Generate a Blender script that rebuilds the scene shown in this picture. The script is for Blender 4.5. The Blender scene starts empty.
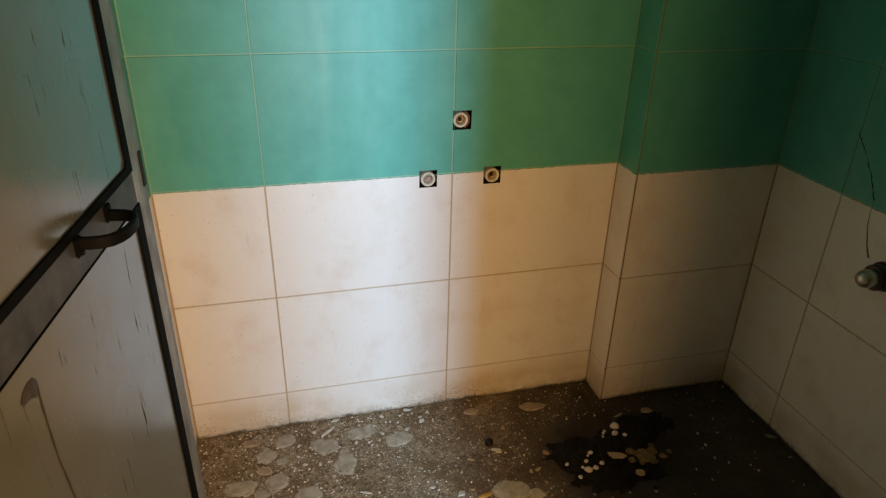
import bpy, bmesh, math, random
from mathutils import Vector, Matrix, noise
random.seed(7)
S = bpy.context.scene
COL = S.collection
# ------------------------------------------------------------------ camera, world, lights, exposure
cam = bpy.data.objects.new('camera', bpy.data.cameras.new('camera')); COL.objects.link(cam)
cam.data.sensor_width = 36; cam.data.lens = 650.3268 / 886 * 36; cam.data.clip_start = 0.02
R = Vector((0.96813168, -0.24953626, 0.02127692)); U = Vector((0.09237396, 0.43476602, 0.89579325))
F = Vector((0.23278338, 0.86528039, -0.44396141))
cam.matrix_world = Matrix(((R.x, U.x, -F.x, -0.28168), (R.y, U.y, -F.y, -1.46333), (R.z, U.z, -F.z, 1.25519), (0, 0, 0, 1)))
S.camera = cam
S.view_settings.view_transform = 'Standard'; S.view_settings.look = 'None'
S.view_settings.gamma = 1; S.view_settings.use_curve_mapping = False
S.view_settings.exposure = 0.0
W = bpy.data.worlds.new('world'); S.world = W; W.use_nodes = True
W.node_tree.nodes['Background'].inputs[0].default_value = (1.0, .8, .55, 1)
W.node_tree.nodes['Background'].inputs[1].default_value = 0.03

def area(name, loc, sx, sz, col, power, shape='RECTANGLE', rot=(math.pi / 2, 0, 0)):      # a tall daylight opening outside the doorway, facing the room
    d = bpy.data.lights.new(name, 'AREA'); d.shape = shape; d.size = sx; d.size_y = sz
    d.color = col; d.energy = power
    o = bpy.data.objects.new(name, d); COL.objects.link(o); o.location = loc; o.rotation_euler = rot
    return o
area('blue_daylight', (.205, -3.2, 1.25), .32, 2.6, (.34, .635, .97), 128, 'ELLIPSE')
area('warm_daylight', (-.005, -1.95, .9), .27, 1.7, (1.0, .545, .2), 18.5, 'ELLIPSE')
area('soft_daylight', (.40, -2.6, 1.2), .40, 2.0, (.86, .90, .95), 15.5)

# ------------------------------------------------------------------ materials
class NT:
    def __init__(s, name):
        s.m = bpy.data.materials.new(name); s.m.use_nodes = True; s.t = s.m.node_tree
        s.b = s.t.nodes['Principled BSDF']; s.n = s.t.nodes; s.l = s.t.links
        s.pos = s.n.new('ShaderNodeNewGeometry').outputs['Position']
    def set(s, rough=.5, metal=0, spec=.5, col=None, coat=0):
        s.b.inputs['Roughness'].default_value = rough; s.b.inputs['Metallic'].default_value = metal
        s.b.inputs['Specular IOR Level'].default_value = spec
        if col: s.b.inputs['Base Color'].default_value = (*col, 1)
        return s
    def noise(s, scale, detail=4, rough=.55, sc=(1, 1, 1), dist=0, vec=None):
        mp = s.n.new('ShaderNodeMapping'); mp.inputs['Scale'].default_value = sc
        s.l.new(vec or s.pos, mp.inputs['Vector'])
        k = s.n.new('ShaderNodeTexNoise'); k.inputs['Scale'].default_value = scale
        k.inputs['Detail'].default_value = detail; k.inputs['Roughness'].default_value = rough
        k.inputs['Distortion'].default_value = dist
        s.l.new(mp.outputs[0], k.inputs['Vector']); return k.outputs['Fac']
    def vor(s, scale, out='Distance', sc=(1, 1, 1)):
        mp = s.n.new('ShaderNodeMapping'); mp.inputs['Scale'].default_value = sc
        s.l.new(s.pos, mp.inputs['Vector'])
        k = s.n.new('ShaderNodeTexVoronoi'); k.inputs['Scale'].default_value = scale
        s.l.new(mp.outputs[0], k.inputs['Vector']); return k.outputs[out]
    def ramp(s, x, a, b, lo=0., hi=1.):
        r = s.n.new('ShaderNodeMapRange'); r.clamp = True
        r.inputs[1].default_value = a; r.inputs[2].default_value = b; r.inputs[3].default_value = lo; r.inputs[4].default_value = hi
        s.l.new(x, r.inputs[0]); return r.outputs[0]
    def math(s, op, a, b=0.):
        k = s.n.new('ShaderNodeMath'); k.operation = op
        for i, v in enumerate((a, b)):
            if isinstance(v, (int, float)): k.inputs[i].default_value = v
            else: s.l.new(v, k.inputs[i])
        return k.outputs[0]
    def mix(s, f, a, b):
        k = s.n.new('ShaderNodeMix'); k.data_type = 'RGBA'
        if isinstance(f, (int, float)): k.inputs[0].default_value = f
        else: s.l.new(f, k.inputs[0])
        for i, v in ((6, a), (7, b)):
            if isinstance(v, tuple): k.inputs[i].default_value = (*v, 1)
            else: s.l.new(v, k.inputs[i])
        return k.outputs[2]
    def xyz(s):
        k = s.n.new('ShaderNodeSeparateXYZ'); s.l.new(s.pos, k.inputs[0]); return k.outputs
    def color(s, c): s.l.new(c, s.b.inputs['Base Color']); return s
    def rough(s, c): s.l.new(c, s.b.inputs['Roughness']); return s
    def bump(s, h, st=.3, d=.002):
        k = s.n.new('ShaderNodeBump'); k.inputs['Strength'].default_value = st; k.inputs['Distance'].default_value = d
        s.l.new(h, k.inputs['Height']); s.l.new(k.outputs[0], s.b.inputs['Normal']); return s

Z1, Z2, Z3, Z4 = .1134, .4112, .7112, 1.0066
def wall_mat(name, white, teal):
    k = NT(name).set(.3, spec=.5)
    z = k.xyz()[2]
    paint = k.ramp(k.math('ADD', z, k.math('MULTIPLY', k.math('SUBTRACT', k.noise(45, 3), .5), .006)), Z3 - .0025, Z3 - .0015)
    # white tile: faint rusty smudges, fine brown specks, splashed dirt close to the floor
    smud = k.math('MULTIPLY', k.ramp(k.noise(9, 5, .6), .5, .75), .35)
    c = k.mix(smud, white, (.56, .4, .25))
    speck = k.ramp(k.noise(110, 2, .5), .735, .78)
    c = k.mix(k.math('MULTIPLY', speck, .6), c, (.22, .13, .07))
    low = k.ramp(z, .0, .11, 1, 0)
    foot = k.math('MULTIPLY', k.ramp(k.math('ABSOLUTE', k.math('SUBTRACT', k.xyz()[0], .09)), .03, .22, 1, 0), k.ramp(z, .0, .075, .11, 0))
    low = k.math('MULTIPLY', low, .8)
    sp2 = k.ramp(k.math('ADD', k.math('ADD', k.noise(170, 4, .65), foot), k.math('MULTIPLY', low, k.ramp(k.noise(7, 2), .35, .65, -.03, .17))), .64, .70)
    c = k.mix(k.math('MULTIPLY', sp2, .75), c, (.20, .12, .055))
    c = k.mix(k.math('MULTIPLY', k.ramp(z, .06, .12, 1, 0), k.ramp(k.noise(6, 4, .6), .36, .58, .08, .5)), c, (.52, .39, .21))
    damp = k.math('MULTIPLY', k.ramp(z, .0, .035, 1, 0), k.ramp(k.noise(30, 4), .35, .7))
    c = k.mix(k.math('MULTIPLY', damp, .6), c, (.25, .18, .1))
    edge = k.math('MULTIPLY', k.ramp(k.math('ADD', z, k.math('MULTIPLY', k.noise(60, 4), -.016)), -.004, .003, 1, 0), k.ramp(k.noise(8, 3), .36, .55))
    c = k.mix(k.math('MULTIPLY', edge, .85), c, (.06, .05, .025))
    # paint: slightly uneven coat with rubbed pale patches
    tc = k.mix(k.ramp(k.noise(14, 5, .65), .35, .75), teal, tuple(min(1, v * 1.18 + .015) for v in teal))
    tc = k.mix(k.math('MULTIPLY', k.ramp(k.noise(5, 4, .6, (1, 1, .25)), .52, .8), .3), tc, (.36, .5, .36))
    k.color(k.mix(paint, c, tc))
    k.rough(k.math('ADD', k.ramp(k.noise(26, 4, .55, (1, 1, .12)), .3, .7, .27, .36), k.math('MULTIPLY', paint, .1)))
    k.l.new(k.ramp(paint, 0, 1, .5, .3), k.b.inputs['Specular IOR Level'])
    k.bump(k.noise(22, 3, .5, (1, 1, .12)), .05, .003)
    return k.m
M = {}
M['tile'] = wall_mat('painted_tile', (.80, .755, .68), (.085, .355, .275))
M['grout'] = wall_mat('grout', (.46, .35, .21), (.22, .42, .29))
M['seam'] = wall_mat('corner_seam', (.16, .09, .03), (.13, .19, .085))
k = NT('mortar').set(.95, spec=.1); k.color(k.mix(k.noise(90, 4), (.012, .009, .006), (.06, .04, .022))); k.bump(k.noise(120, 4), .8, .004); M['mortar'] = k.m
k = NT('brick').set(.95, spec=.1); k.color(k.mix(k.noise(120, 4), (.16, .06, .03), (.33, .16, .08))); k.bump(k.noise(150, 4), .8, .003); M['brick'] = k.m
k = NT('plaster').set(.85, spec=.2, col=(.30, .32, .27)); M['plaster'] = k.m
# floor: dirty worn terrazzo
k = NT('dirty_terrazzo').set(.7, spec=.35)
c = k.mix(k.ramp(k.noise(6, 6, .65), .35, .7), (.25, .18, .10), (.42, .325, .205))
c = k.mix(k.ramp(k.noise(55, 6, .75), .46, .64), c, (.10, .072, .042))
c = k.mix(k.math('MULTIPLY', k.ramp(k.noise(160, 3, .6), .54, .66), .6), c, (.60, .49, .35))
cell = k.vor(150, 'Color'); cs = k.n.new('ShaderNodeSeparateColor'); k.l.new(cell, cs.inputs[0])
chip = k.math('MULTIPLY', k.ramp(k.vor(150), .30, .36, 1, 0), k.ramp(cs.outputs[0], .62, .68))
c = k.mix(k.math('MULTIPLY', chip, .7), c, (.66, .56, .42))
c = k.mix(k.math('MULTIPLY', k.ramp(k.noise(8, 5, .65), .44, .60), .78), c, (.165, .10, .042))
# floor darkens around the sooty heap and across the right side, ragged outline
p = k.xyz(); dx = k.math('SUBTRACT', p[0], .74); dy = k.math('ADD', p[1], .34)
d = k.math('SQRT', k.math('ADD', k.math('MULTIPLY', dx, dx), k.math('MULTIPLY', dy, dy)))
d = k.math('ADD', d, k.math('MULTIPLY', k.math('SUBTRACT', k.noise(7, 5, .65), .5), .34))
wet = k.ramp(d, .36, .72, 1, 0)  # mask of the broad area: darker, slightly less rough
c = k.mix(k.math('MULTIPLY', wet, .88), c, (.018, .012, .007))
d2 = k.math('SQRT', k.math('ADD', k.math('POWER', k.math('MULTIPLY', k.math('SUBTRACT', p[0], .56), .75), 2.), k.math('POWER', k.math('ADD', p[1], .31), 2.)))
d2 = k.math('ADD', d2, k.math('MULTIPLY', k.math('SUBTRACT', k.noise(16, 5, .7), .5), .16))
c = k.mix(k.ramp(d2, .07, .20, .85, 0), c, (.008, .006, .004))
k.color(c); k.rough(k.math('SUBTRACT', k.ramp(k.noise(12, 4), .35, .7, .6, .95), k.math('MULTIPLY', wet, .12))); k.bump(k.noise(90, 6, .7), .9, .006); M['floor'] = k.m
def simple(name, a, b, sc, rough, spec=.3, metal=0, bs=.4, bd=.002):
    k = NT(name).set(rough, metal, spec); k.color(k.mix(k.ramp(k.noise(sc, 5, .6), .3, .7), a, b)); k.bump(k.noise(sc * 1.7, 4), bs, bd); return k.m
M['cement'] = simple('cement', (.27, .235, .17), (.50, .44, .34), 38, .75)
M['crust'] = simple('cement_crust', (.20, .16, .10), (.62, .54, .41), 70, .85, .2, 0, .8, .004)
M['cement_brown'] = simple('cement_brown', (.26, .19, .115), (.38, .29, .18), 40, .8)
M['chip'] = simple('plaster_chip', (.46, .41, .32), (.66, .61, .5), 90, .7)
M['chip_tan'] = simple('plaster_chip_tan', (.27, .20, .11), (.42, .32, .19), 90, .8)
M['chip_yellow'] = simple('yellow_chip', (.42, .22, .04), (.6, .34, .07), 90, .7)
M['chip_green'] = simple('green_chip', (.17, .21, .11), (.27, .32, .18), 90, .7)
M['pebble'] = simple('pebble', (.5, .43, .37), (.7, .62, .55), 60, .6)
M['dark_lump'] = simple('dark_lump', (.006, .005, .004), (.02, .016, .012), 90, .7)
M['soot'] = simple('wet_soot', (.003, .0022, .0015), (.011, .008, .0055), 70, .7, .18, 0, 1.0, .008)
M['rubble'] = simple('brown_rubble', (.10, .065, .03), (.27, .19, .10), 110, .9, .1, 0, 1.0, .006)
M['grit_a'] = simple('grit_brown', (.07, .048, .026), (.16, .11, .06), 90, .8)
M['grit_b'] = simple('grit_tan', (.28, .22, .14), (.4, .33, .22), 90, .8)
M['grit_c'] = simple('grit_pale', (.55, .48, .37), (.78, .71, .58), 90, .8)
# door
k = NT('aluminium').set(.45, .4, .5); k.color(k.mix(k.ramp(k.noise(25, 5, .65, (1, 1, .3)), .35, .7), (.13, .135, .13), (.38, .385, .375))); k.rough(k.ramp(k.noise(40, 4), .3, .7, .35, .6)); M['alu'] = k.m
k = NT('door_panel').set(.16, 0, .5); k.b.inputs['IOR'].default_value = 2.05
c = k.mix(k.ramp(k.noise(5, 5, .6), .3, .7), (.082, .084, .062), (.12, .122, .095))
scr = k.ramp(k.noise(150, 3, .6, (1, 1, .085), .4), .655, .70)
c = k.mix(k.math('MULTIPLY', scr, .8), c, (.03, .03, .022))
c = k.mix(k.math('MULTIPLY', k.ramp(k.noise(4, 5, .6, (1, 1, .5)), .5, .75), .4), c, (.13, .11, .06))
k.color(c); k.rough(k.math('ADD', k.ramp(k.noise(9, 4), .3, .7, .16, .26), k.math('MULTIPLY', scr, .5))); k.l.new(k.ramp(scr, 0, 1, .5, .05), k.b.inputs['Specular IOR Level']); M['panel'] = k.m
M['rail'] = simple('dull_aluminium', (.035, .036, .034), (.10, .10, .095), 30, .5, .4, .4, .15, .001)
M['rubber'] = NT('gasket_rubber').set(.7, 0, .04, (.004, .004, .0035)).m
M['black_metal'] = NT('black_metal').set(.6, 0, .06, (.005, .005, .0045)).m
M['slot'] = NT('slot_dark').set(.6, .2, .3, (.012, .011, .009)).m
M['drip'] = simple('brown_drip', (.03, .023, .012), (.055, .043, .024), 60, .5)
k = NT('old_plastic').set(.45, 0, .45); k.color(k.mix(k.ramp(k.noise(60, 4), .4, .7), (.74, .69, .54), (.58, .5, .36))); M['plastic'] = k.m
k = NT('plug').set(.6, .1, .4); k.color(k.mix(k.ramp(k.noise(140, 4), .35, .65), (.20, .13, .09), (.42, .33, .27))); M['plug'] = k.m
k = NT('brass').set(.5, .4, .4); k.color(k.mix(k.ramp(k.noise(140, 4), .35, .65), (.14, .08, .03), (.42, .30, .12))); M['brass'] = k.m
M['dark_bore'] = NT('dark_bore').set(.8, 0, .2, (.03, .02, .012)).m
k = NT('tarnished_chrome').set(.34, .85, .5); k.color(k.mix(k.ramp(k.noise(50, 4), .45, .75), (.60, .57, .50), (.28, .22, .15))); M['chrome'] = k.m
M['dark_chrome'] = NT('dark_chrome').set(.4, .8, .5, (.07, .06, .05)).m
M['crack'] = NT('crack').set(.9, 0, .1, (.02, .025, .02)).m
M['stain'] = simple('verdigris', (.10, .13, .08), (.2, .21, .13), 60, .7)

# ------------------------------------------------------------------ helpers
def link(name, me, mats, parent=None):
    o = bpy.data.objects.new(name, me); COL.objects.link(o)
    for m in (mats if isinstance(mats, (list, tuple)) else [mats]): me.materials.append(m)
    if parent: o.parent = parent
    return o
def obj(name, bm, mats, parent=None, smooth=False):
    bmesh.ops.recalc_face_normals(bm, faces=bm.faces)
    me = bpy.data.meshes.new(name); bm.to_mesh(me); bm.free()
    if smooth:
        for p in me.polygons: p.use_smooth = True
        try: me.set_sharp_from_angle(angle=math.radians(40))
        except Exception: pass
    return link(name, me, mats, parent)
def tag(o, label=None, cat=None, group=None, kind=None):
    if label: o['label'] = label
    if cat: o['category'] = cat
    if group: o['group'] = group
    if kind: o['kind'] = kind
    return o
def empty(name, loc, rz=0):
    o = bpy.data.objects.new(name, None); COL.objects.link(o); o.location = loc; o.rotation_euler = (0, 0, rz); o.empty_display_size = .05
    return o
def box(bm, lo, hi, bev=0, mi=0):
    b = bmesh.new(); bmesh.ops.create_cube(b, size=1)
    for v in b.verts: v.co = Vector([lo[i] + (v.co[i] + .5) * (hi[i] - lo[i]) for i in range(3)])
    if bev: bmesh.ops.bevel(b, geom=b.edges[:], offset=bev, segments=2, affect='EDGES')
    for f in b.faces: f.material_index = mi
    me = bpy.data.meshes.new('t'); b.to_mesh(me); b.free(); bm.from_mesh(me); bpy.data.meshes.remove(me)
def lathe(bm, prof, mat4, seg=40, closed=False):      # prof: (radius, height) list, turned about local z
    rings = []
    for r, h in prof:
        rings.append([bm.verts.new(mat4 @ Vector((r * math.cos(2 * math.pi * i / seg), r * math.sin(2 * math.pi * i / seg), h))) for i in range(seg)] if r > 1e-6 else [bm.verts.new(mat4 @ Vector((0, 0, h)))])
    pairs = list(zip(rings, rings[1:])) + ([(rings[-1], rings[0])] if closed else [])
    for a, b in pairs:
        for i in range(seg):
            j = (i + 1) % seg
            if len(a) == 1: bm.faces.new((a[0], b[i], b[j]))
            elif len(b) == 1: bm.faces.new((a[i], a[j], b[0]))
            else: bm.faces.new((a[i], a[j], b[j], b[i]))

# ------------------------------------------------------------------ room shell
DEP, G = .0022, .0015                                   # grout depth, half joint
def tiled_wall(name, P, us, vs, holes=(), thick=.1, u_gap=(0, 0), ext=(.004, .004)):
    """P(u, v, d) -> world, d = depth behind the tile face; us, vs = joint positions; holes = (u0, u1, v0, v1)"""
    bm = bmesh.new()
    def quad(p, mi):
        f = bm.faces.new([bm.verts.new(P(*q)) for q in p]); f.material_index = mi
    def sheet(u0, u1, v0, v1, d, mi):
        hs = [h for h in holes if h[0] < u1 and h[1] > u0 and h[2] < v1 and h[3] > v0]
        uu = sorted({u0, u1, *[x for h in hs for x in h[:2] if u0 < x < u1]}); vv = sorted({v0, v1, *[x for h in hs for x in h[2:] if v0 < x < v1]})
        for a, b in zip(uu, uu[1:]):
            for c, e in zip(vv, vv[1:]):
                mu, mv = (a + b) / 2, (c + e) / 2
                if any(h[0] < mu < h[1] and h[2] < mv < h[3] for h in hs): continue
                quad([(a, c, d), (b, c, d), (b, e, d), (a, e, d)], mi)
    sheet(us[0] - ext[0], us[-1] + ext[1], vs[0], vs[-1], DEP, 1)
    B = .0008
    for i in range(len(us) - 1):
        for j in range(len(vs) - 1):
            a, b, c, e = us[i] + G, us[i + 1] - G, vs[j] + G, vs[j + 1] - G
            if i == 0: a = us[0] + u_gap[0]
            if i == len(us) - 2: b = us[-1] - u_gap[1]
            if j == 0: c = vs[0]
            sheet(a + B, b - B, c + B, e - B, 0, 0)
            o = [(a, c), (b, c), (b, e), (a, e)]; n = [(a + B, c + B), (b - B, c + B), (b - B, e - B), (a + B, e - B)]
            for q in range(4):
                r = (q + 1) % 4
                quad([(*o[q], DEP), (*o[r], DEP), (*n[r], 0), (*n[q], 0)], 0)
    for (a, b, c, e) in holes:                           # chiselled recess in the masonry
        D = .045
        quad([(a, c, D), (b, c, D), (b, e, D), (a, e, D)], 2)
        for (p, q) in (((a, c), (b, c)), ((b, c), (b, e)), ((b, e), (a, e)), ((a, e), (a, c))):
            quad([(*p, 0), (*q, 0), (*q, D), (*p, D)], 2)
    a, b, c, e = us[0], us[-1], vs[0], vs[-1]
    if thick:
        quad([(a, c, thick), (b, c, thick), (b, e, thick), (a, e, thick)], 2)
        for (p, q) in (((a, c), (b, c)), ((b, c), (b, e)), ((b, e), (a, e)), ((a, e), (a, c))):
            quad([(*p, DEP), (*q, DEP), (*q, thick), (*p, thick)], 2)
    me = bpy.data.meshes.new(name); bm.to_mesh(me); bm.free()
    o = link(name, me, [M['tile'], M['grout'], M['mortar']]); o['kind'] = 'structure'
    return o
XL, XI, XR, DP, YF = -.562, .5818, 1.0, .0953, -1.42
VS = [0, Z1, Z2, Z3, Z4, 1.306, 1.606, 1.906, 2.206, 2.4]
HOLES = [(.048, .0925, .6785, .7222), (.2125, .2575, .6770, .7218), (.1300, .1750, .8200, .8660)]
tiled_wall('wall_back', lambda u, v, d: Vector((u, d, v)), [XL, -.3176, .1313, XI], VS, HOLES, u_gap=(.0025, .0015))
tiled_wall('wall_return', lambda u, v, d: Vector((XI + d, -u, v)), [0, DP], VS, thick=0, u_gap=(.0015, 0), ext=(.004, 0))
tiled_wall('wall_back_right', lambda u, v, d: Vector((u, -DP + d, v)), [XI, XR], VS, thick=0, u_gap=(.006, .002), ext=(0, .004))
tiled_wall('wall_right', lambda u, v, d: Vector((XR + d, -DP - u, v)), [0, .218, .667, 1.116, -YF - DP], VS, u_gap=(.0018, 0))
tiled_wall('wall_left', lambda u, v, d: Vector((XL - d, -u, v)), [0, .449, .898, 1.347, -YF], VS, u_gap=(.0025, 0))
bm = bmesh.new(); box(bm, (XI + .0006, -DP + .0004, 0), (XI + .006, -DP + .004, 2.4)); tag(obj('trim_1', bm, M['seam']), kind='structure')
DX0, DX1, DH = -.545, .152, 2.05                         # doorway in the front wall
bm = bmesh.new()
box(bm, (XL - .1, YF - .12, 0), (DX0, YF, 2.4)); box(bm, (DX1, YF - .12, 0), (XR + .1, YF, 2.4)); box(bm, (DX0, YF - .12, DH), (DX1, YF, 2.4))
tag(obj('wall_front', bm, M['plaster']), kind='structure')
bm = bmesh.new(); box(bm, (-1.6, -2.1, 0), (.02, -2.0, 2.4)); tag(obj('light_blocker', bm, M['plaster']), kind='structure')  # unseen slab added outside the doorway to cut the blue light into a band
bm = bmesh.new(); box(bm, (XL - .1, YF - .12, 2.4), (XR + .1, .1, 2.5)); tag(obj('ceiling', bm, M['plaster']), kind='structure')
# uneven floor
bm = bmesh.new(); NX, NY = 150, 150
x0, x1, y0, y1 = XL - .1, XR + .1, -1.6, .1
def fz(x, y):
    return 0.0035 * noise.noise(Vector((x * 9, y * 9, 1))) + .0022 * noise.noise(Vector((x * 28, y * 28, 5))) + .0012 * noise.noise(Vector((x * 70, y * 70, 9)))
g = [[bm.verts.new((x0 + (x1 - x0) * i / NX, y0 + (y1 - y0) * j / NY, fz(x0 + (x1 - x0) * i / NX, y0 + (y1 - y0) * j / NY))) for j in range(NY + 1)] for i in range(NX + 1)]
for i in range(NX):
    for j in range(NY): bm.faces.new((g[i][j], g[i + 1][j], g[i + 1][j + 1], g[i][j + 1]))
bt = [bm.verts.new(p) for p in ((x0, y0, -.08), (x1, y0, -.08), (x1, y1, -.08), (x0, y1, -.08))]; bm.faces.new(bt[::-1])
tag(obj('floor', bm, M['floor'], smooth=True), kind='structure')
# hairline crack and damp streak on the right wall
wr = bpy.data.objects['wall_right']
def ribbon(name, pts, ws, mat, parent, P):
    bm = bmesh.new(); prev = None
    for (u, v), w in zip(pts, ws):
        cur = [bm.verts.new(P(u - w, v, -.0004)), bm.verts.new(P(u, v, -.0008)), bm.verts.new(P(u + w, v, -.0004))]
        if prev:
            bm.faces.new((prev[0], prev[1], cur[1], cur[0])); bm.faces.new((prev[1], prev[2], cur[2], cur[1]))
        prev = cur
    return obj(name, bm, mat, parent)
PR = lambda u, v, d: Vector((XR + d, u, v))
def wob(pts, n, amp):
    out = []
    for (a, b), (c, e) in zip(pts, pts[1:]):
        for i in range(n): out.append((a + (c - a) * i / n + random.uniform(-amp, amp), b + (e - b) * i / n))
    return out + [pts[-1]]
cp = wob([(-.305, .86), (-.338, .822), (-.376, .772), (-.398, .728)], 8, .002)
tag(ribbon('crack', cp, [random.uniform(.0006, .0026) for _ in cp], M['crack'], wr, PR), 'dark hairline crack in the green paint')
cp = wob([(-.398, .728), (-.401, .676), (-.418, .626), (-.432, .60)], 7, .001)
tag(ribbon('damp_streak', cp, [.0008 + .003 * (i / len(cp)) ** 2 for i in range(len(cp))], M['stain'], wr, PR), 'greenish damp streak above the tap')

# ------------------------------------------------------------------ door leaf, swung into the room along the left wall
A = .11736672
door = empty('door_1', (-.4405282, -.65, 0)); door['kind'] = 'structure'
ux = Vector((-math.sin(A), -math.cos(A), 0)); nx = Vector((math.cos(A), -math.sin(A), 0))
door.matrix_world = Matrix(((ux.x, -nx.x, 0, -.4405282), (ux.y, -nx.y, 0, -.65), (0, 0, 1, 0), (0, 0, 0, 1)))
# local axes: x = along the leaf from the free edge to the hinges, y = into the leaf, z = up
def dbox(name, parts, mat, bev=0, parent=door, label=None):
    bm = bmesh.new()
    for lo, hi in parts: box(bm, lo, hi, bev)
    o = obj(name, bm, mat, parent)
    if label: o['label'] = label
    return o
LW, T = .745, .03
dbox('stile', [((0, 0, .012), (.040, T, 2.0))], M['alu'], .002)
dbox('stile', [((LW - .045, 0, .012), (LW, T, 2.0))], M['alu'], .002)
dbox('bottom_rail', [((.0402, .0004, .012), (LW - .0452, T, .09))], M['alu'], .0015)
dbox('top_rail', [((.0402, .0004, 1.95), (LW - .0452, T, 2.0))], M['alu'], .0015)
dbox('middle_rail', [((.0402, .0002, .9565), (LW - .0452, T, .997))], M['rail'], .0015)
dbox('lower_panel', [((.05, .0018, .09), (LW - .05, .022, .9560))], M['panel'], 0, label='lower grey panel scratched and streaked')
dbox('upper_panel', [((.05, .0018, 1.002), (LW - .05, .022, 1.95))], M['panel'], 0, label='upper glossy grey panel')
def gasket(x0, x1, z0, z1, wl, wr_, wb, wt, c):
    bm = bmesh.new()
    box(bm, (x0, -.0006, z0), (x0 + wl, .004, z1), .0006); box(bm, (x1 - wr_, -.0006, z0), (x1, .004, z1), .0006)
    box(bm, (x0 + wl, -.0006, z0), (x1 - wr_, .004, z0 + wb), .0004); box(bm, (x0 + wl, -.0006, z1 - wt), (x1 - wr_, .004, z1), .0004)
    if c:                                                # small mitre block rounding the corner near the handle
        vs = [bm.verts.new((x0 + wl - .001, y, z0 + wb - .001)) for y in (-.001, .004)] + [bm.verts.new((x0 + wl + c, y, z0 + wb - .001)) for y in (-.001, .004)] + [bm.verts.new((x0 + wl - .001, y, z0 + wb + c)) for y in (-.001, .004)]
        bm.faces.new((vs[0], vs[2], vs[4])); bm.faces.new((vs[2], vs[3], vs[5], vs[4])); bm.faces.new((vs[1], vs[3], vs[5]))
    return obj('gasket', bm, M['rubber'], door)
gasket(.0385, LW - .045, .9960, 1.951, .0165, .012, .0100, .01, .007)
gasket(.0365, LW - .045, .089, .9570, .0210, .012, .008, .0016, 0)
# black faceplate of the lock on the stile
dbox('lock_plate', [((.0015, -.0015, .9655), (.0115, .002, 1.010))], M['slot'], .0012, label='black slotted lock plate')
# D-shaped pull handle: a flat strap bent outward, with two feet on the middle rail
hd = []
path = [(.219, 0), (.2186, -.012), (.217, -.021), (.212, -.0285), (.203, -.0335), (.191, -.036), (.177, -.0365), (.163, -.0352), (.152, -.0320), (.1445, -.0270), (.1402, -.0200), (.1385, -.011), (.138, 0)]
bm = bmesh.new(); th = .0028; prev = None; first = None
for i, (s_, h_) in enumerate(path):
    a = path[max(0, i - 1)]; b = path[min(len(path) - 1, i + 1)]
    t = Vector((b[0] - a[0], b[1] - a[1])).normalized(); nn = Vector((-t.y, t.x)) * th
    ring = []; zc = .9835 + (s_ - .138) * .085; zt, zb = zc + .006, zc - .006
    for sg, zz in ((1, zt - .0012), (.6, zt), (-.6, zt), (-1, zt - .0012), (-1, zb + .0012), (-.6, zb), (.6, zb), (1, zb + .0012)):
        ring.append(bm.verts.new((s_ + nn.x * sg, h_ + nn.y * sg, zz)))
    if prev:
        for q in range(8): bm.faces.new((prev[q], prev[(q + 1) % 8], ring[(q + 1) % 8], ring[q]))
    prev = ring
handle = obj('pull_handle', bm, M['black_metal'], door, smooth=True); handle['label'] = 'black D-shaped pull handle'
for s_, dz in ((.219, -1), (.138, 1)):
    zc = .9835 + (s_ - .138) * .085
    bm = bmesh.new(); box(bm, (s_ - .0075, -.0035, zc - .0065 - (.006 if dz < 0 else 0)), (s_ + .0075, .0002, zc + .0065 + (.006 if dz > 0 else 0)), .0015)
    obj('handle_foot', bm, M['black_metal'], handle)
    bm = bmesh.new(); lathe(bm, [(0, .0022), (.002, .0018), (.0028, 0), (.0028, -.001)], Matrix.Translation((s_, -.0035, zc + dz * .0093)) @ Matrix.Rotation(math.pi / 2, 4, 'X'), 14)
    obj('screw', bm, M['black_metal'], handle, smooth=True)
# dried drip on the lower panel
PD = lambda u, v, d: Vector((u, .0018 + d, v))
pts = wob([(.340, .922), (.3415, .89), (.342, .854), (.336, .80), (.331, .74)], 6, .0004)
lp = bpy.data.objects['lower_panel']
dr = ribbon('dried_drip', pts, [.0015 + random.uniform(-.0003, .0004) for _ in pts], M['drip'], lp, PD); dr['label'] = 'brown dried drip with a blot at its top'
bm = bmesh.new(); bm.from_mesh(dr.data)
cs_ = [(.3385, .9205), (.344, .917), (.353, .922), (.364, .924), (.367, .928), (.362, .933), (.352, .936), (.343, .935), (.338, .929)]
c0 = bm.verts.new(PD(.349, .928, -.001)); rr = [bm.verts.new(PD(u, v, -.0004)) for u, v in cs_]
for i in range(len(rr)): bm.faces.new((c0, rr[i], rr[(i + 1) % len(rr)]))
bm.to_mesh(dr.data); bm.free()

# ------------------------------------------------------------------ pipe ends in the wall
def outlet(label, x, z, inner, ro=.0185, ri=.0118):
    e = empty('pipe_outlet', (x, .045, z)); tag(e, label, 'pipe outlet', 'capped pipe ends sticking out of the back wall')
    Rm = Matrix.Rotation(math.pi / 2, 4, 'X')            # local z -> towards the room
    bm = bmesh.new()
    lathe(bm, [(ri, .004), (ri, .0455), (ri + .0015, .048), (ro - .002, .0485), (ro - .0004, .047), (ro, .045), (ro, 0.001), (ri + .001, .001)], Rm, 48, True)
    obj('socket', bm, M['plastic'], e, smooth=True)
    bm = bmesh.new()
    lathe(bm, [(ri - .0001, .036), (ri - .0012, .0385), (ri - .003, .037), (.0052, .037), (.0046, .034), (0, .033)], Rm, 40)
    obj('plug', bm, M[inner], e, smooth=True)
    bm = bmesh.new(); w = .0042
    box(bm, (-w, -.0405, -w), (w, -.0335, w), .0008)
    sq = obj('square_key', bm, M['dark_bore'] if inner != 'plug' else M['plug'], bpy.data.objects[e.children[-1].name])
    return e
outlet('white pipe socket with grey plug at the paint edge, left of the vertical joint', .0697, .7000, 'plug')
outlet('yellowed pipe socket with brass core at the paint edge, right of the vertical joint', .2350, .6990, 'brass')
outlet('white pipe socket with rusty core set high in the green paint, above the other two', .1478, .8440, 'brass')
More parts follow.
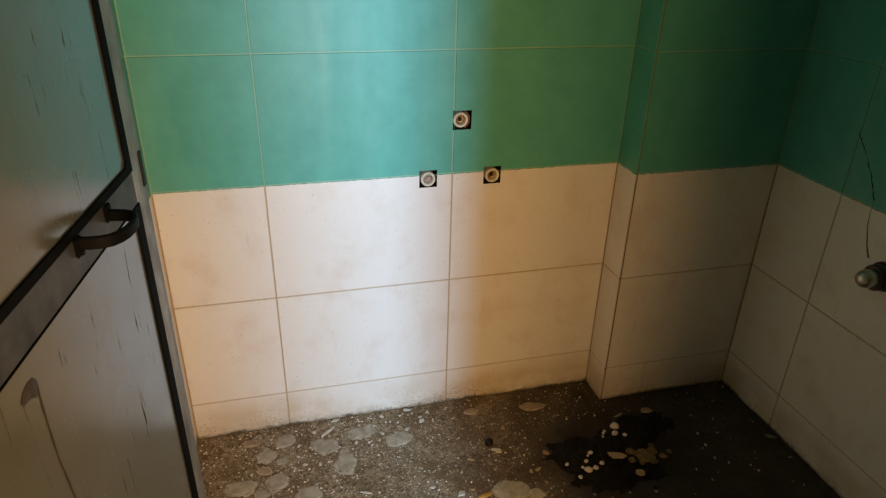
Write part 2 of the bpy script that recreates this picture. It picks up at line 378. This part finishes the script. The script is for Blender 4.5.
# broken brick edge beside the upper pipe
bm = bmesh.new(); prev = None
for i in range(13):
    a = math.radians(-62 + 124 * i / 12)
    cur = [bm.verts.new((.1490 + r * math.cos(a), y, .8435 + r * math.sin(a))) for r, y in ((.0192, .044), (.0196, .006), (.0236 + random.uniform(-.0008, .0008), .004), (.0255, .044))]
    if prev:
        for q in range(3): bm.faces.new((prev[q], prev[q + 1], cur[q + 1], cur[q]))
    prev = cur
tag(obj('sleeve_edge', bm, M['brick'], bpy.data.objects['wall_back']), 'rust-brown broken edge beside the upper pipe')

# ------------------------------------------------------------------ stop tap on the right wall
tap = empty('stop_tap', (XR, -.480, .577)); tag(tap, 'tarnished metal stop tap with rounded knob on the right wall', 'tap')
Rl = Matrix.Rotation(-math.pi / 2, 4, 'Y')               # local z -> -x
bm = bmesh.new(); lathe(bm, [(0, 0), (.034, 0), (.034, .003), (.030, .008), (.022, .011), (0, .011)], Rl); obj('wall_flange', bm, M['dark_chrome'], tap, smooth=True)
bm = bmesh.new(); lathe(bm, [(0, .0105), (.029, .0105), (.0295, .014), (.0295, .026), (.027, .029), (.020, .030), (0, .030)], Rl); obj('body', bm, M['dark_chrome'], tap, smooth=True)
bm = bmesh.new(); lathe(bm, [(0, .0295), (.017, .0295), (.0195, .031), (.0195, .036), (.017, .0375), (0, .0375)], Rl); obj('collar', bm, M['chrome'], tap, smooth=True)
bm = bmesh.new(); lathe(bm, [(0, .037), (.0165, .037), (.0205, .0395), (.0215, .045), (.0205, .052), (.0175, .0585), (.012, .063), (.006, .0648), (0, .0653)], Rl); obj('knob', bm, M['chrome'], tap, smooth=True)

# ------------------------------------------------------------------ things on the floor
def blob(name, x, y, rx, ry, mat, seed, h=.004, n=44, jag=.2):
    rnd = random.Random(seed); bm = bmesh.new(); z0 = fz(x, y)
    rot = rnd.uniform(-.4, .4); base = []
    rim = [1 + jag * noise.noise(Vector((math.cos(2 * math.pi * i / n) * 1.3 + seed * 3.1, math.sin(2 * math.pi * i / n) * 1.3, seed))) * 1.6 + .55 * jag * noise.noise(Vector((math.cos(2 * math.pi * i / n) * 4 + seed, math.sin(2 * math.pi * i / n) * 4, 2))) + .3 * jag * noise.noise(Vector((math.cos(2 * math.pi * i / n) * 11 + seed, math.sin(2 * math.pi * i / n) * 11, 2))) for i in range(n)]
    rings = []
    for f, hh in ((1, -.006), (1.0, .0002), (.9, .75), (.75, .92), (.4, 1.0)):
        ring = []
        for i in range(n):
            a = 2 * math.pi * i / n; q = rim[i] * f
            dx, dy = rx * q * math.cos(a), ry * q * math.sin(a)
            dx, dy = dx * math.cos(rot) - dy * math.sin(rot), dx * math.sin(rot) + dy * math.cos(rot)
            zz = fz(x + dx, y + dy) + (hh * h if hh > 0 else hh) + (.0012 if hh > 0 else 0)
            ring.append(bm.verts.new((dx, dy, zz - z0)))
        rings.append(ring)
    c = bm.verts.new((0, 0, fz(x, y) - z0 + h + .0012))
    for a, b in zip(rings, rings[1:]):
        for i in range(n): bm.faces.new((a[i], a[(i + 1) % n], b[(i + 1) % n], b[i]))
    for i in range(n): bm.faces.new((rings[-1][i], rings[-1][(i + 1) % n], c))
    bm.faces.new(rings[0][::-1])
    for f_ in bm.faces: f_.material_index = 0
    bm.faces.ensure_lookup_table()
    for i in range(n, 2 * n): bm.faces[n + i].material_index = 1
    o = obj(name, bm, [mat, M['crust']], smooth=True); o.location = (x, y, z0); return o
splats = [
 (-.334, -.060, .027, .026, 'cement', 'grey oval cement splat close to the wall foot, just under the left vertical tile joint'),
 (-.382, -.106, .026, .026, 'cement', 'roundish grey cement splat left of the oval one under the left vertical joint'),
 (-.344, -.136, .016, .013, 'cement', 'small beige cement dab in front of the roundish splat on the left'),
 (-.231, -.104, .040, .033, 'cement', 'broad pale grey cement splat merging with a longer one in front of it'),
 (-.128, -.076, .038, .026, 'cement', 'bluish grey oval cement splat near the wall, below the bright band'),
 (-.032, -.121, .035, .029, 'cement', 'pale grey disc-like cement splat with pale rim, rightmost of the row by the wall'),
 (-.184, -.178, .029, .045, 'cement', 'long grey cement splat stretching toward the viewer from the broad pale one'),
 (-.359, -.205, .029, .027, 'cement', 'knobbly grey cement splat in the cluster at the lower left'),
 (-.448, -.205, .042, .025, 'cement', 'wide low cement splat nearest the door edge'),
 (-.284, -.262, .034, .026, 'cement', 'pale cement splat at the bottom edge of the picture, right of the left cluster'),
 (-.396, -.236, .020, .015, 'cement', 'small pale cement dab in front of the knobbly splat'),
 (-.421, -.054, .024, .014, 'cement_brown', 'brownish cement smear by the wall foot, nearest the left corner'),
 (-.388, -.160, .022, .014, 'cement_brown', 'dull cement smear between the roundish and the knobbly splats'),
 (.209, -.366, .050, .030, 'cement', 'greenish grey cement slab patch at the bottom middle of the floor'),
 (.262, -.392, .022, .018, 'cement', 'small grey cement dab at the right end of the bottom middle patch'),
 (.372, -.078, .040, .017, 'cement_brown', 'worn beige smear on the dark floor near the wall foot, left of the inner corner'),
 (.191, -.060, .022, .012, 'cement_brown', 'short brown smear by the wall foot, right of the middle joint')]
for i, (x, y, a, b, m, lab) in enumerate(splats):
    tag(blob('cement_splat', x, y, a, b, M[m], i + 1, .0016), lab, 'cement splat', 'cement splats on the floor')
def chip(name, x, y, ln, wd, mat, seed, th=.003, ang=None, lift=0.0):
    rnd = random.Random(seed); bm = bmesh.new(); n = rnd.randint(6, 9); ang = rnd.uniform(0, math.pi) if ang is None else ang
    pts = []
    for i in range(n):
        a = 2 * math.pi * (i + rnd.uniform(-.25, .25)) / n; q = rnd.uniform(.5, 1.15)
        pts.append((ln * q * math.cos(a), wd * q * math.sin(a)))
    z0 = max(fz(x + p, y + q) for p, q in pts + [(0, 0)])
    tx, ty = rnd.uniform(-.12, .12), rnd.uniform(-.12, .12)
    lo, hi = [], []
    for u, v in pts:
        X, Y = u * math.cos(ang) - v * math.sin(ang), u * math.sin(ang) + v * math.cos(ang)
        lo.append(bm.verts.new((X, Y, -.0015 + lift))); hi.append(bm.verts.new((X * .9, Y * .9, th + X * tx + Y * ty + rnd.uniform(-.0006, .0006) + lift)))
    c = bm.verts.new((0, 0, th * 1.15 + lift))
    bm.faces.new(lo[::-1])
    for i in range(n):
        j = (i + 1) % n; bm.faces.new((lo[i], lo[j], hi[j], hi[i])); bm.faces.new((hi[i], hi[j], c))
    o = obj(name, bm, mat); o.location = (x, y, z0); return o
special = [
 (-.215, -.048, .030, .005, 'chip', .75, 'long pale splinter of plaster beside the bluish splat below the bright band'),
 (-.194, -.011, .012, .005, 'chip', .1, 'white plaster chip touching the wall foot at left of the bright band'),
 (.013, -.014, .016, .0055, 'chip', -.2, 'slim white plaster chip at the wall foot, left of the middle joint'),
 (.042, -.066, .011, .008, 'chip', .6, 'chunky white plaster chip right of the disc-like splat'),
 (.043, -.049, .007, .006, 'chip', .2, 'small white crumb behind the chunky white chip'),
 (.215, -.224, .018, .010, 'chip', -.3, 'bright plaster flake lying beside the small black lump'),
 (.135, -.242, .017, .0045, 'chip_tan', -.35, 'forked tan splinter left of the bright flake by the black lump'),
 (.259, -.146, .012, .006, 'chip_tan', 1.3, 'upright tan chip behind the bright flake by the black lump'),
 (.338, -.262, .012, .008, 'chip_tan', -.8, 'bent tan flake just left of the black sooty heap'),
 (.296, -.316, .011, .008, 'chip_tan', .5, 'dull tan flake between the bottom patch and the bent flake'),
 (.080, -.347, .012, .010, 'chip', .9, 'pale chip at the bottom edge left of the yellow one'),
 (.137, -.366, .026, .007, 'chip_yellow', .12, 'yellow chip at the bottom edge by the greenish grey patch'),
 (.355, -.074, .022, .006, 'chip_tan', .25, 'long beige flake on the worn smear near the wall foot'),
 (-.146, -.290, .016, .004, 'chip', -.4, 'thin pale splinter at the bottom edge, under the long grey splat'),
 (.018, -.312, .008, .006, 'chip', .3, 'single pale chip on bare brown floor at the bottom, left of centre'),
 (.512, -.332, .040, .013, 'chip_tan', -.42, 'long buff flake lying across the black sooty heap'),
 (.686, -.176, .026, .011, 'chip_tan', -.35, 'dull brown flake behind the black heap, toward the outer corner'),
 (.548, -.392, .014, .011, 'chip_tan', .1, 'small brown flake on the front right edge of the black heap'),
 (.977, -.350, .018, .006, 'chip_green', -.6, 'greenish flake lying at the foot of the right wall'),
 (.604, -.170, .016, .007, 'chip_green', .3, 'greenish flake at the back edge of the black heap')]
# black wet heap of soot: a low lumpy mound
gs = [(.385, -.290, .045, .018), (.43, -.325, .075, .020), (.48, -.285, .07, .018), (.53, -.375, .06, .014), (.45, -.385, .06, .012), (.63, -.235, .065, .018), (.70, -.225, .055, .014), (.585, -.275, .06, .012), (.60, -.395, .05, .010), (.40, -.25, .04, .009)]
def sz(x, y):
    v = sum(h * math.exp(-((x - a) ** 2 + (y - b) ** 2) / (2 * (r * .62) ** 2)) for a, b, r, h in gs)
    return v - .0085 + .0095 * noise.noise(Vector((x * 24, y * 30, 3))) + .0045 * noise.noise(Vector((x * 90, y * 90, 7)))
def top(x, y): return fz(x, y) + max(0, sz(x, y))
for i, (x, y, a, b, m, an, lab) in enumerate(special):
    o = tag(chip('plaster_flake', x, y, a, b, M[m], 40 + i, .003, an), lab, 'flake', 'larger flakes on the floor')
    if sz(x, y) > 0: o.location.z = top(x, y) + .004
bm = bmesh.new(); N = 110; X0, X1, Y0, Y1 = .30, .82, -.46, -.14; vd = {}
def gv(i, j):
    if (i, j) not in vd:
        x, y = X0 + (X1 - X0) * i / N, Y0 + (Y1 - Y0) * j / N; s = sz(x, y)
        vd[(i, j)] = bm.verts.new((x - .52, y + .30, fz(x, y) + (s if s > 0 else -.003)))
    return vd[(i, j)]
for i in range(N):
    for j in range(N):
        if any(sz(X0 + (X1 - X0) * (i + p) / N, Y0 + (Y1 - Y0) * (j + q) / N) > 0 for p in (0, 1) for q in (0, 1)):
            bm.faces.new((gv(i, j), gv(i + 1, j), gv(i + 1, j + 1), gv(i, j + 1)))
o = obj('soot_heap', bm, M['soot'], smooth=True); o.location = (.52, -.30, 0)
tag(o, 'black wet sooty heap spread on the floor in front of the outer wall corner', 'heap')
# rubble clump in the heap
def lump(name, x, y, r, mat, seed, sq=.6, z=None, n=2):
    bm = bmesh.new(); bmesh.ops.create_icosphere(bm, subdivisions=n, radius=1); rnd = random.Random(seed)
    ax, ay = rnd.uniform(.8, 1.25), rnd.uniform(.75, 1.1); an = rnd.uniform(0, 3)
    for v in bm.verts:
        d = 1 + .32 * noise.noise(v.co * 1.4 + Vector((seed * 2.7, seed, 0))); c = v.co * d * r
        c = Vector((c.x * ax, c.y * ay, c.z * sq)); v.co = Vector((c.x * math.cos(an) - c.y * math.sin(an), c.x * math.sin(an) + c.y * math.cos(an), c.z))
    zmin = min(v.co.z for v in bm.verts)
    for v in bm.verts: v.co.z -= zmin
    o = obj(name, bm, mat, smooth=True); o.location = (x, y, (top(x, y) if z is None else z) - r * .12); return o
tag(lump('rubble_lump', .590, -.338, .027, M['rubble'], 3, .35, n=3), 'tan lump of rubble lodged in the black heap, right of the long buff flake', 'lump')
for i, (x, y, r) in enumerate([(.560, -.318, .013), (.622, -.326, .014), (.605, -.362, .010), (.640, -.350, .012), (.545, -.352, .010), (.570, -.360, .008), (.630, -.305, .009), (.665, -.338, .008)]):
    tag(lump('rubble_lump', x, y, r, M['rubble'], 60 + i, .45, n=3), 'small brown crumb of rubble around the tan lump in the black heap', 'lump', 'brown rubble crumbs in the black heap')
tag(lump('charcoal_lump', .200, -.200, .012, M['dark_lump'], 5, .8), 'small black lump on bare floor beside the bright plaster flake', 'lump')
front = 'small pale pebble in the cluster on the front left of the black heap'
back = 'small pale pebble on the back part of the black heap'
pb = [(.419, -.356, .0090, 'biggest pale pebble, front left on the black heap'), (.42, -.335, .0058, front), (.441, -.314, .0062, front), (.434, -.363, .0065, front), (.457, -.351, .0060, front), (.391, -.368, .0055, front), (.373, -.323, .0052, front), (.408, -.343, .0040, front), (.430, -.322, .004, front), (.566, -.217, .0120, 'largest whitish pebble toward the back of the black heap'), (.553, -.243, .0085, back), (.521, -.236, .0052, back), (.515, -.246, .0045, back), (.575, -.258, .0055, back), (.53, -.225, .004, back)]
for i, (x, y, r, lab) in enumerate(pb):
    tag(lump('pebble', x, y, r, M['pebble'], 20 + i, .75), lab, 'pebble', 'pale pebbles on the black heap')
# smaller plaster chips, scattered: alike within each patch of floor
zones = [
 ('small pale plaster chip strewn along the wall foot below the bright band', [(-.155, -.033), (.026, -.071), (-.179, -.027), (-.121, -.106), (-.167, -.084), (-.084, -.115), (.067, -.033), (-.103, -.024), (-.134, -.046), (-.063, -.025), (-.236, -.137), (-.091, -.060), (-.01, -.032), (-.045, -.052), (.02, -.03), (-.20, -.065), (-.26, -.045), (-.075, -.09), (-.145, -.112), (.0, -.09)], (.004, .0095), 'chip'),
 ('small buff plaster chip among the cement splats at the left', [(-.41, -.14), (-.425, -.125), (-.40, -.125), (-.43, -.15), (-.395, -.145), (-.30, -.13), (-.30, -.09), (-.29, -.16), (-.31, -.17), (-.27, -.19), (-.25, -.17), (-.46, -.09), (-.37, -.06), (-.42, -.165), (-.33, -.235), (-.24, -.215), (-.445, -.175), (-.26, -.235)], (.0035, .007), 'chip'),
 ('small tan plaster chip on the bare floor in front of the middle wall', [(-.082, -.217), (.049, -.327), (.172, -.19), (.272, -.233), (.273, -.318), (.345, -.215), (.09, -.11), (.12, -.16), (.06, -.19), (.0, -.24), (-.05, -.26), (.10, -.28), (.03, -.26), (-.11, -.235), (.15, -.31), (.19, -.29), (.31, -.17), (-.01, -.19), (.07, -.235), (.11, -.34), (.155, -.355), (.03, -.345), (.06, -.365), (.30, -.36), (-.06, -.31)], (.0035, .0075), 'chip_tan'),
 ('tiny pale chip on the dark floor between the black heap and the right wall', [(.785, -.292), (.777, -.336), (.771, -.388), (.894, -.39), (.749, -.434), (.978, -.128), (.921, -.505), (.937, -.52), (.80, -.41), (.84, -.30), (.70, -.41), (.76, -.345), (.86, -.45), (.72, -.45), (.81, -.22)], (.003, .0055), 'chip'),
 ('tiny dull chip on the dark floor in front of the black heap', [(.362, -.428), (.33, -.396), (.493, -.440), (.40, -.425), (.30, -.405), (.345, -.375), (.44, -.445), (.56, -.452)], (.003, .0055), 'chip_tan')]
n = 0
for lab, pts, (a, b), m in zones:
    for (x, y) in pts:
        n += 1; rnd = random.Random(500 + n); ln = rnd.uniform(a, b)
        o = tag(chip('plaster_chip', x + rnd.uniform(-.003, .003), y, ln, ln * rnd.uniform(.4, .8), M[m if rnd.random() < .75 else 'chip_tan'], 900 + n, rnd.uniform(.002, .0035)), lab, 'chip', lab.split(' plaster')[0].split(' chip')[0] + ' chips' + lab.split(' chip')[1])
        if sz(x, y) > 0: o.location.z = top(x, y) + .002
# loose grit nobody could count
bm = bmesh.new(); rnd = random.Random(11)
for i in range(15000):
    x, y = rnd.uniform(XL + .01, XR - .01), -abs(rnd.gauss(0, .28)) - .004
    if y < -.75: continue
    dens = max(.07, min(1, 1.0 - (x + .1) * 1.25))
    if y < -.1 and x > .58 and y > -DP: continue
    if x > XI and y > -DP - .004: continue
    if .33 < x < .80 and -.46 < y < -.16: continue
    if rnd.random() > dens or sz(x, y) > -.001: continue
    if y < -.60 and x < -.38: continue
    r = rnd.choice((.0011, .0014, .0018, .0024, .0032, .0042) if x > -.1 else (.0012, .0018, .0024, .0034, .0048)); z = fz(x, y) - r * .2
    vs = []
    for q in range(4):
        a = q * 1.57 + rnd.uniform(-.5, .5); s_ = r * rnd.uniform(.6, 1.3); vs.append(bm.verts.new((x + s_ * math.cos(a), y + s_ * math.sin(a), z)))
    t_ = bm.verts.new((x + rnd.uniform(-.3, .3) * r, y + rnd.uniform(-.3, .3) * r, z + r * rnd.uniform(.5, 1.0)))
    mi = rnd.choices((0, 1, 2), (5, 4, 2.2))[0]
    bm.faces.new(vs[::-1]).material_index = mi
    for q in range(4): bm.faces.new((vs[q], vs[(q + 1) % 4], t_)).material_index = mi
tag(obj('floor_grit', bm, [M['grit_a'], M['grit_b'], M['grit_c']]), 'fine brown and pale grit strewn over the dirty floor', 'grit', kind='stuff')
